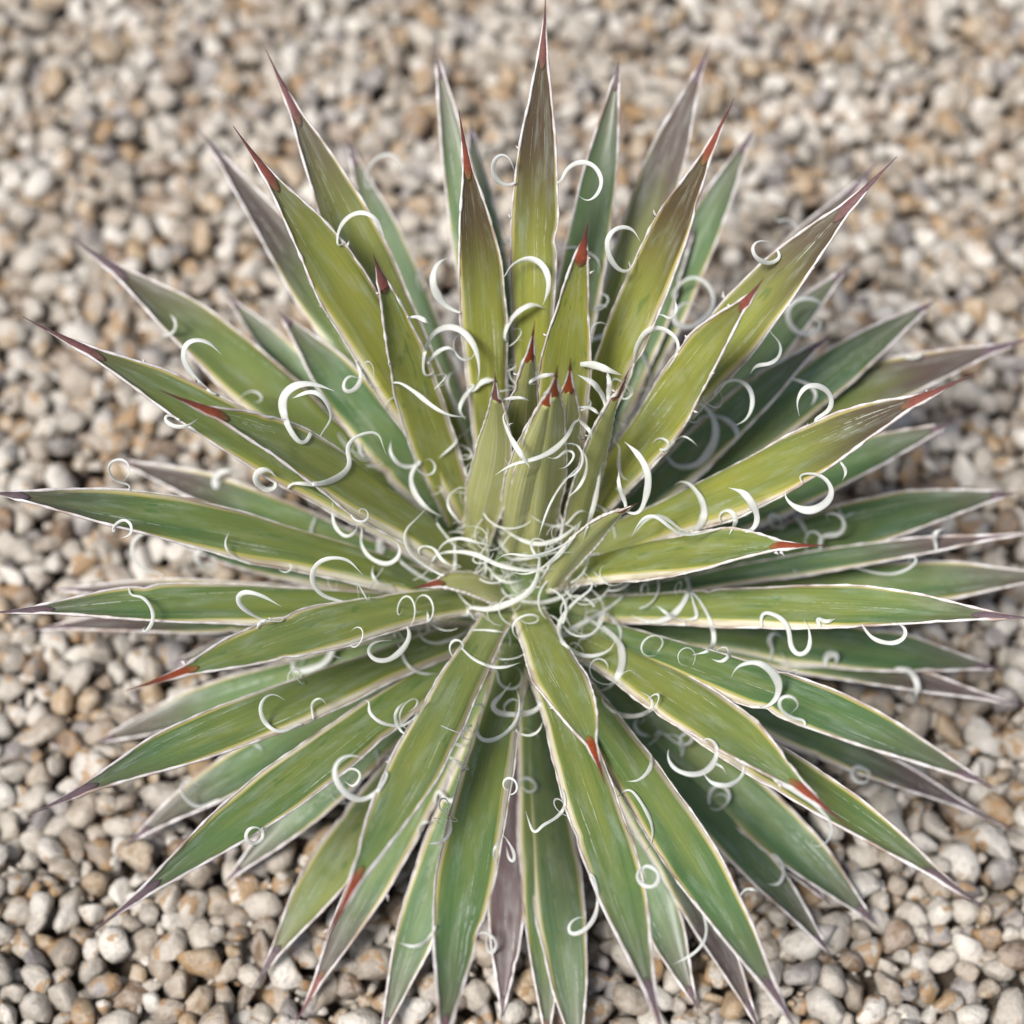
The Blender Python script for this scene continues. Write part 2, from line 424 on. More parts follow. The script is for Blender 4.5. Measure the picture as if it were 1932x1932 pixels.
    for i in range(NL + 1):
        t = sv * i / NL
        h = hw * wprof(keys, t / sv * .93 if spine < .5 else t) 
        h *= 1 + .018 * math.sin(t * 21 + wob[2] * 6) + .012 * math.sin(t * 47 + wob[3] * 6)
        gut = fold * (.03 + .42 * max(0, (t - .40) / .6) ** 1.3 + .05 * wob[4])
        th = thick * (1.35 - .7 * t) + (.35 * max(0, (t - .7) / .3))
        row = ring(t, h, gut, th)
        for (q, u) in row: verts.append(q); uvs.append((u, t))
        edges[0].append((row[0][0], row[0][0] - row[1][0])); edges[1].append((row[NU][0], row[NU][0] - row[NU - 1][0]))
    n = 2 * NU
    for i in range(NL):
        for j in range(n):
            a = i * n + j; b2 = i * n + (j + 1) % n; faces.append((a, b2, b2 + n, a + n))
    faces.append(tuple(range(n))[::-1]); faces.append(tuple(NL * n + k for k in range(n)))
    lf = mesh_obj('leaf', verts, faces, M_leaf, plant, uvs)
    lf.color = (y, p, b, random.random())
    k0 = len(BV); BV += verts; BF += [tuple(k0 + q for q in f) for f in faces[:-2]]
    # spine: leaves the blade as a tongue on its face and runs out to a needle
    sverts, suv, sf = [], [], []
    NS, NR = 22, 10; hs = hw * wprof(keys, .93)
    vs0 = sv - spine * .28
    for i in range(NS + 1):
        k = i / NS; t = vs0 + (1 - vs0) * k; c, T, N, W = frame(t)
        if t < sv:
            kk = (t - vs0) / (sv - vs0); hh = hw * wprof(keys, t / sv * .93) * (.04 + 1.0 * kk ** .75)
        else:
            kk = (t - sv) / (1 - sv); hh = hs * (1.0 * (1 - kk) ** 1.5 + .075); lift = 0
        gt = fold * (.03 + .42 * max(0, (t - .4) / .6) ** 1.3) * .35
        for j in range(NR):
            a = 2 * math.pi * j / NR
            top_ = math.sin(a)
            vv = (.42 if top_ > 0 else .62) * top_
            sverts.append(c + W * (math.cos(a) * hh) + N * (vv * hh + gt * hh + (hs * .10 if t < sv else hs * .10 * (1 - (t - sv) / (1 - sv)))))
            suv.append((math.cos(a), k))
    for i in range(NS):
        for j in range(NR):
            a = i * NR + j; b2 = i * NR + (j + 1) % NR; sf.append((a, b2, b2 + NR, a + NR))
    sf.append(tuple(range(NR))[::-1]); sf.append(tuple(NS * NR + k for k in range(NR)))
    so_ = mesh_obj('spine', sverts, sf, M_spine, lf, suv); so_.color = (old, 0, 0, 1)
    # horny margin: two ragged cords along the edges, running on beside the spine
    mv, mf = [], []
    for sd in (0, 1):
        pts = [e[0] + e[1].normalized() * .00005 for e in edges[sd]]
        ext_ = []
        for i in range(1, 5):
            t = sv + (1 - sv) * .62 * i / 4; c, T, N, W = frame(t)
            hh = hs * (1.05 * (1 - (t - sv) / (1 - sv)) ** 1.65)
            ext_.append(c + W * ((-1 if sd == 0 else 1) * (hh * 1.02)))
        pts = pts[2:] + ext_
        ph = random.uniform(0, 9); st = len(mv); NR2 = 5
        for i, q in enumerate(pts):
            r_ = .00022 + .00007 * math.sin(i * 1.7 + ph) + random.uniform(-.00004, .00008)
            if i / len(pts) > .7: r_ += random.uniform(0, .00012)
            if i < 3: r_ *= .5
            if i > len(pts) - 4: r_ *= (len(pts) - i) / 4.0
            Tq = (pts[min(i + 1, len(pts) - 1)] - pts[max(i - 1, 0)]).normalized()
            a1 = Tq.orthogonal().normalized(); a1 = (N0 - Tq * N0.dot(Tq)).normalized(); a2 = Tq.cross(a1)
            for j in range(NR2):
                an = 2 * math.pi * j / NR2
                mv.append(q + a1 * (math.cos(an) * r_ * 1.3) + a2 * (math.sin(an) * r_))
        for i in range(len(pts) - 1):
            for j in range(NR2):
                a = st + i * NR2 + j; b2 = st + i * NR2 + (j + 1) % NR2; mf.append((a, b2, b2 + NR2, a + NR2))
        # torn flakes still hanging on near the tip
        if old < .5:
            for f in range(random.randint(0, 2)):
                i = random.randint(int(len(pts) * .6), len(pts) - 4); q = pts[i]
                o2 = (W0 * (-1 if sd == 0 else 1) * random.uniform(.3, 1) + N0 * random.uniform(-.2, .9)).normalized()
                ln = random.uniform(.0006, .0018); tt = (pts[i + 1] - q).normalized(); k = len(mv)
                mv += [q, q + tt * .0007, q + tt * .0004 + o2 * ln * .6 + N0 * .0001, q + tt * (.0006 + ln * .8) + o2 * ln, q + tt * .0004 - N0 * .0001]
                mf += [(k, k + 1, k + 2), (k + 1, k + 3, k + 2), (k, k + 2, k + 4), (k + 2, k + 3, k + 4), (k + 1, k + 4, k + 3), (k, k + 4, k + 1)]
    mesh_obj('margin', mv, mf, M_margin, lf)
    LEAVES.append(dict(o=lf, e=([e[0] for e in edges[0]], [e[0] for e in edges[1]]), N=N0, W=W0, T=T0, hw=hw, old=old, el=math.degrees(el), L=Lr))
    print('leaf %3d tip(%.0f,%.0f) L=%.3f el=%.0f az=%.0f z=%.3f hw=%.4f' % (len(LEAVES), tu, tv, Lr, math.degrees(el), math.degrees(az), P.z, hw))
    return lf

# tip px, length, near/far solution, width px, yellow, purple tip, pale band, options
TOPS = [
 # erect inner leaves
 dict(tip=(938,703), L=.083, side='N', w=88, y=.98, p=.0, b=.15, base=(893,1040), young=True, spine=.155, fold=1.2, old=.35, bow=.04, face=60, thick=.6),
 dict(tip=(1032,716), L=.088, side='N', w=84, y=.98, p=.0, b=.2, base=(968,1040), young=True, spine=.12, fold=1.2, old=.0, bow=.0, face=70, thick=.8),
 dict(tip=(1050,690), L=.096, side='N', w=112, y=.98, p=.0, b=.15, base=(1005,1055), young=True, spine=.155, fold=1.2, old=.0, bow=.03, face=100, thick=.6),
 dict(tip=(1078,676), L=.088, side='N', w=92, y=.98, p=.0, b=.15, base=(1032,1010), young=True, spine=.155, fold=1.2, old=.0, bow=0, face=80),
 dict(tip=(1008,606), L=.094, side='N', w=84, y=.98, p=.0, b=.2, base=(960,1000), young=True, spine=.155, fold=1.2, old=.0, bow=0, face=110),
 dict(tip=(1197,688), L=.086, side='N', w=80, y=.98, p=.0, b=.25, base=(1075,1050), young=True, spine=.155, fold=1.4, old=.2, bow=.03, face=130),
 dict(tip=(1112,422), L=.105, side='N', w=112, y=.92, p=.25, b=.15, base=(1025,985), spine=.10, fold=.8, old=.1, bow=.0, young=True, face=-100),
 dict(tip=(704,480), L=.098, side='N', w=98, y=.80, p=.0, b=.3, base=(875,985), spine=.11, fold=1.7, old=.3, bow=-.03, young=True, face=-60),
 dict(tip=(872,206), L=.118, side='N', w=92, y=.93, p=.80, b=.25, base=(935,965), spine=.12, fold=.6, old=.15, bow=.03),
 dict(tip=(1440,522), L=.108, side='N', w=118, y=.85, p=.35, b=.2, base=(1085,990), spine=.09, fold=1.2, old=.2, bow=.0),
 dict(tip=(1208,948), L=.066, side='N', w=64, y=.98, p=.0, b=.1, base=(1035,1105,.012), young=True, spine=.17, fold=1.2, old=.2, bow=.06, face=100),
 dict(tip=(770,1108), L=.040, side='N', w=78, y=.98, p=.0, b=.1, base=(965,1128), young=True, spine=.24, fold=1.2, old=.15, bow=.08, thick=.9),
 # back, high
 dict(tip=(1022,-10), L=.140, side='N', w=92, y=.90, p=.85, b=.15, spine=.10, fold=.5, old=.35, base=(1000,950)),
 dict(tip=(1384,183), L=.133, side='N', w=92, y=.92, p=.80, b=.45, spine=.11, fold=.6, old=.15, base=(1050,960)),
 dict(tip=(440,238), L=.130, side='N', w=112, y=.88, p=.45, b=.2, spine=.12, fold=.7, old=.25, base=(905,975)),
 dict(tip=(1692,296), L=.134, side='N', w=112, y=.82, p=.75, b=.12, spine=.13, fold=.7, old=.45, base=(1080,985)),
 dict(tip=(300,728), L=.115, side='N', w=112, y=.62, p=.15, b=.55, spine=.13, fold=1.3, old=.1, bow=.04),
 dict(tip=(1836,712), L=.128, side='N', w=118, y=.72, p=.75, b=.25, spine=.13, fold=.9, old=.25, bow=.0, base=(1110,1035)),
 dict(tip=(1562,1027), L=.094, side='N', w=98, y=.60, p=.10, b=.30, spine=.14, fold=.8, old=.05, base=(1040,1085)),
 dict(tip=(233,1300), L=.118, side='N', w=108, y=.50, p=.05, b=.55, spine=.13, fold=.7, old=.05, bow=.05, base=(935,1125)),
 dict(tip=(1610,1556), L=.124, side='N', w=118, y=.55, p=.05, b=.55, spine=.13, fold=.7, old=.10, bow=.04),
 dict(tip=(1136,1480), L=.092, side='N', w=112, y=.60, p=.0, b=.60, spine=.15, fold=.7, old=.0, bow=.04, base=(985,1125)),
 dict(tip=(608,1800), L=.140, side='N', w=112, y=.45, p=.0, b=.35, spine=.14, fold=.6, old=.10, bow=.05, base=(960,1130)),
]
MIDS = [
 dict(tip=(1334,92), L=.142, side='F', w=90, y=.65, p=.85, b=.15, old=.7, spine=.08, base=(1045,975)),
 dict(tip=(508,112), L=.137, side='F', w=104, y=.75, p=.65, b=.25, old=.4, spine=.12, base=(915,985)),
 dict(tip=(1645,312), L=.145, side='F', w=82, y=.35, p=.75, b=.15, old=.9, spine=.08),
 dict(tip=(1945,640), L=.146, side='F', w=98, y=.55, p=.80, b=.45, old=.7, spine=.10, base=(1060,960,-.01), bow=.03),
 dict(tip=(58,608), L=.137, side='N', w=98, y=.55, p=.45, b=.35, old=.4, spine=.12, bow=.03),
 dict(tip=(140,458), L=.142, side='F', w=112, y=.45, p=.60, b=.35, old=.8, spine=.11, bow=.03),
 dict(tip=(-8,922), L=.132, side='N', w=98, y=.38, p=.45, b=.75, old=.7, spine=.06, bow=.03),
 dict(tip=(-12,1157), L=.130, side='N', w=92, y=.35, p=.30, b=.60, old=.7, spine=.10, bow=.03),
 dict(tip=(80,1535), L=.136, side='N', w=108, y=.35, p=.20, b=.45, old=.8, spine=.10, bow=.03),
 dict(tip=(180,1755), L=.142, side='N', w=108, y=.30, p=.25, b=.40, old=.8, spine=.12, bow=.03),
 dict(tip=(480,1850), L=.143, side='F', w=104, y=.62, p=.10, b=.45, old=.6, spine=.10, bow=.03),
 dict(tip=(822,2010), L=.146, side='N', w=128, y=.28, p=.05, b=.65, old=.5, spine=.08, bow=.04),
 dict(tip=(1256,1960), L=.143, side='N', w=116, y=.38, p=.10, b=.60, old=.6, spine=.10, bow=.04),
 dict(tip=(1095,2020), L=.146, side='F', w=108, y=.22, p=.10, b=.65, old=.6, spine=.08, bow=.03),
 dict(tip=(1515,1950), L=.148, side='N', w=112, y=.25, p=.15, b=.60, old=.7, spine=.10, bow=.03),
 dict(tip=(1650,1735), L=.136, side='F', w=112, y=.22, p=.30, b=.30, old=.9, spine=.06, bow=.03),
 dict(tip=(1850,1720), L=.148, side='N', w=98, y=.42, p=.10, b=.60, old=.8, spine=.10, bow=.03),
 dict(tip=(1870,1478), L=.142, side='N', w=108, y=.12, p=.10, b=.55, old=.8, spine=.06, bow=.03),
 dict(tip=(1950,1160), L=.128, side='N', w=98, y=.42, p=.15, b=.40, old=.8, spine=.10, bow=.02),
 dict(tip=(2010,1080), L=.138, side='F', w=92, y=.30, p=.55, b=.85, old=.8, spine=.08, bow=.02),
 dict(tip=(1905,932), L=.126, side='F', w=98, y=.20, p=.25, b=.40, old=.8, spine=.05, bow=.02),
]
LOWS = [
 dict(tip=(1700,1600), L=.120, side='F', w=80, y=.10, p=.3, b=.35, old=1, spine=.06),
 dict(tip=(1560,1800), L=.130, side='F', w=78, y=.05, p=.5, b=.30, old=1, spine=.06),
 dict(tip=(1200,1830), L=.125, side='F', w=84, y=.08, p=.3, b=.45, old=1, spine=.06),
 dict(tip=(640,1700), L=.120, side='F', w=80, y=.08, p=.4, b=.40, old=1, spine=.06),
 dict(tip=(430,1660), L=.122, side='F', w=80, y=.05, p=.5, b=.40, old=1, spine=.06),
 dict(tip=(330,1250), L=.105, side='F', w=80, y=.10, p=.3, b=.40, old=1, spine=.06),
 dict(tip=(310,1010), L=.100, side='F', w=76, y=.10, p=.4, b=.40, old=1, spine=.06),
 dict(tip=(1650,1130), L=.095, side='F', w=84, y=.10, p=.3, b=.40, old=1, spine=.06),
 dict(tip=(1560,640), L=.095, side='F', w=78, y=.12, p=.3, b=.45, old=1, spine=.06),
 dict(tip=(1310,430), L=.100, side='F', w=78, y=.12, p=.3, b=.45, old=1, spine=.06),
 dict(tip=(1166,128), L=.125, side='F', w=86, y=.25, p=.35, b=.15, old=1, spine=.05),
 dict(tip=(830,95), L=.132, side='F', w=72, y=.25, p=.45, b=.35, old=1, spine=.06),
 dict(tip=(895,235), L=.120, side='F', w=76, y=.20, p=.30, b=.10, old=1, spine=.05),
 dict(tip=(380,255), L=.142, side='F', w=84, y=.35, p=.80, b=.15, old=1, spine=.08),
 dict(tip=(660,270), L=.128, side='F', w=84, y=.15, p=.20, b=.20, old=1, spine=.06),
 dict(tip=(1415,255), L=.130, side='F', w=88, y=.22, p=.25, b=.50, old=1, spine=.05),
 dict(tip=(1595,508), L=.118, side='F', w=82, y=.15, p=.20, b=.40, old=1, spine=.05),
 dict(tip=(1752,576), L=.126, side='F', w=92, y=.20, p=.25, b=.35, old=1, spine=.04),
 dict(tip=(1785,800), L=.116, side='F', w=88, y=.12, p=.15, b=.35, old=1, spine=.05),
 dict(tip=(530,596), L=.090, side='F', w=96, y=.10, p=.10, b=.50, old=1, spine=.05),
 dict(tip=(430,560), L=.112, side='F', w=72, y=.25, p=.15, b=.60, old=1, spine=.05),
 dict(tip=(220,868), L=.115, side='F', w=72, y=.20, p=.75, b=.60, old=.5, spine=.06),
 dict(tip=(165,655), L=.130, side='F', w=72, y=.40, p=.80, b=.40, old=.8, spine=.08),
 dict(tip=(95,1110), L=.122, side='F', w=62, y=.25, p=.85, b=.20, old=1, spine=.08),
 dict(tip=(50,1188), L=.128, side='F', w=66, y=.12, p=.85, b=.30, old=.9, spine=.1),
 dict(tip=(190,1398), L=.122, side='F', w=88, y=.12, p=.6, b=.40, old=1, spine=.05),
 dict(tip=(245,1590), L=.134, side='F', w=92, y=.10, p=.6, b=.45, old=.9, spine=.07),
 dict(tip=(320,1520), L=.124, side='F', w=56, y=.05, p=1., b=.10, old=.4, spine=.1),
 dict(tip=(560,1925), L=.148, side="F", w=84, y=.15, p=.7, b=.35, old=.3, spine=.12),
 dict(tip=(722,1950), L=.143, side='F', w=92, y=.12, p=.1, b=.60, old=.8, spine=.05),
 dict(tip=(940,1915), L=.132, side='F', w=84, y=.0, p=1., b=.10, old=.6, spine=.06),
 dict(tip=(1030,1985), L=.138, side='F', w=82, y=.35, p=.3, b=.90, old=.4, spine=.08),
 dict(tip=(1318,1895), L=.134, side='F', w=104, y=.12, p=.45, b=.30, old=1, spine=.06),
 dict(tip=(1440,1945), L=.142, side='F', w=80, y=.0, p=.85, b=.20, old=.8, spine=.08),
 dict(tip=(1930,1580), L=.146, side='F', w=72, y=.10, p=.85, b=.30, old=.6, spine=.16),
 dict(tip=(1990,1000), L=.132, side='F', w=44, y=.0, p=.85, b=.10, old=1, spine=.14),
 dict(tip=(1880,1262), L=.124, side='F', w=98, y=.15, p=.25, b=.35, old=1, spine=.06),
 dict(tip=(1560,1700), L=.128, side='F', w=66, y=.05, p=.85, b=.15, old=1, spine=.06),
 dict(tip=(1930,1330), L=.132, side='F', w=60, y=.05, p=.85, b=.15, old=1, spine=.1),
]
for grp in (TOPS, MIDS, LOWS):
    for d in grp:
        d = dict(d); w_ = d.pop('w')
        if grp is not TOPS: d['tip'] = (990 + (d['tip'][0] - 990) * 1.018, 1075 + (d['tip'][1] - 1075) * 1.018)
        if grp is not TOPS: d.setdefault('roll', random.uniform(-9, 9))
        if grp is not TOPS: d['p'] = max(d['p'], .40) if d['p'] < .5 else d['p']
        if 'thick' not in d: d['thick'] = .34 if grp is TOPS else .28
        build_leaf(wpx=w_, **d)
# short stem the leaves spring from
sv_, sf_ = [], []
for i in range(9):
    z = -.006 + .056 * i / 8; r = .018 - .010 * (i / 8) ** 1.5
    for j in range(20):
        a = 2 * math.pi * j / 20; sv_.append((CROWN.x + math.cos(a) * r, CROWN.y + math.sin(a) * r, z))
for i in range(8):
    for j in range(20):
        a = i * 20 + j; b2 = i * 20 + (j + 1) % 20; sf_.append((a, b2, b2 + 20, a + 20))
sf_.append(tuple(160 + k for k in range(20)))
st = mesh_obj('stem', sv_, sf_, M_leaf, plant, [(0.2, .3)] * len(sv_)); st.color = (.15, .4, .1, .3)

# ------------------------------------------------------------------ white threads
bvh = BVHTree.FromPolygons([tuple(v) for v in BV], BF)
def hit_depth(u, v):
    d = cdir(u, v); h = bvh.ray_cast(CAM, d.normalized())
    return None if h[0] is None else (h[0] - CAM).dot(VIEW)
margin_pts = []
for li, lf in enumerate(LEAVES):
    for sd in (0, 1):
        for i, p in enumerate(lf['e'][sd]):
            if i > 2:
                u, v, d = project(p); margin_pts.append((u, v, d, li, sd, i))
MP = np.array(margin_pts)
hd = [None] * len(margin_pts); vis = np.zeros(len(margin_pts), bool)
for i, m in enumerate(margin_pts):
    h = hit_depth(m[0], m[1]); vis[i] = h is None or h > m[2] - .0015
print('margin points visible', vis.sum(), len(vis))

def spline(pts, n):
    P = [Vector(p) for p in pts]; P = [P[0] * 2 - P[1]] + P + [P[-1] * 2 - P[-2]]; out = []
    segs = len(P) - 3
    for i in range(n + 1):
        x = segs * i / n; k = min(int(x), segs - 1); t = x - k
        p0, p1, p2, p3 = P[k:k + 4]
        out.append(.5 * ((2 * p1) + (p2 - p0) * t + (2 * p0 - 5 * p1 + 4 * p2 - p3) * t * t + (3 * p1 - p0 - 3 * p2 + p3) * t ** 3))
    return out
def thread_mesh(P, width, parent, taper=1.0, axis=None, name='thread'):
    n = len(P) - 1; verts, faces = [], []; NR = 8
    twist = random.uniform(-1.5, 1.5); t0 = random.uniform(-.6, .6); pk = random.uniform(.8, 1.6); wv_ = random.uniform(0, 6)
    for i, q in enumerate(P):
        k = i / n
        T = (P[min(i + 1, n)] - P[max(i - 1, 0)]).normalized()
        vd = (q - CAM).normalized() if axis is None else axis
        a1 = (vd - T * vd.dot(T)); a1 = a1.normalized() if a1.length > 1e-6 else T.orthogonal().normalized()
        a2 = T.cross(a1)
        an0 = t0 + twist * (k - .5) * 1.6; b1 = a1 * math.cos(an0) + a2 * math.sin(an0); b2 = T.cross(b1)
        wf = (.22 + .78 * math.sin(math.pi * min(1, (k ** pk * .86 + .10))) ** 1.2) * (1 + .10 * math.sin(k * 11 + wv_) + .06 * math.sin(k * 27 + wv_)) * (1 - .9 * max(0, (k - .80) / .20) ** 1.4)
        wf = max(.08, wf); hw_ = width * .5 * wf; hh = hw_ * .34
        for j in range(NR):
            a = 2 * math.pi * j / NR
            verts.append(q + b2 * (math.cos(a) * hw_) + b1 * (math.sin(a) * hh))
    for i in range(n):
        for j in range(NR):
            a = i * NR + j; b2_ = i * NR + (j + 1) % NR; faces.append((a, b2_, b2_ + NR, a + NR))
    faces.append(tuple(range(NR))[::-1]); faces.append(tuple(n * NR + k for k in range(NR)))
    return mesh_obj(name, verts, faces, M_fibre, parent)

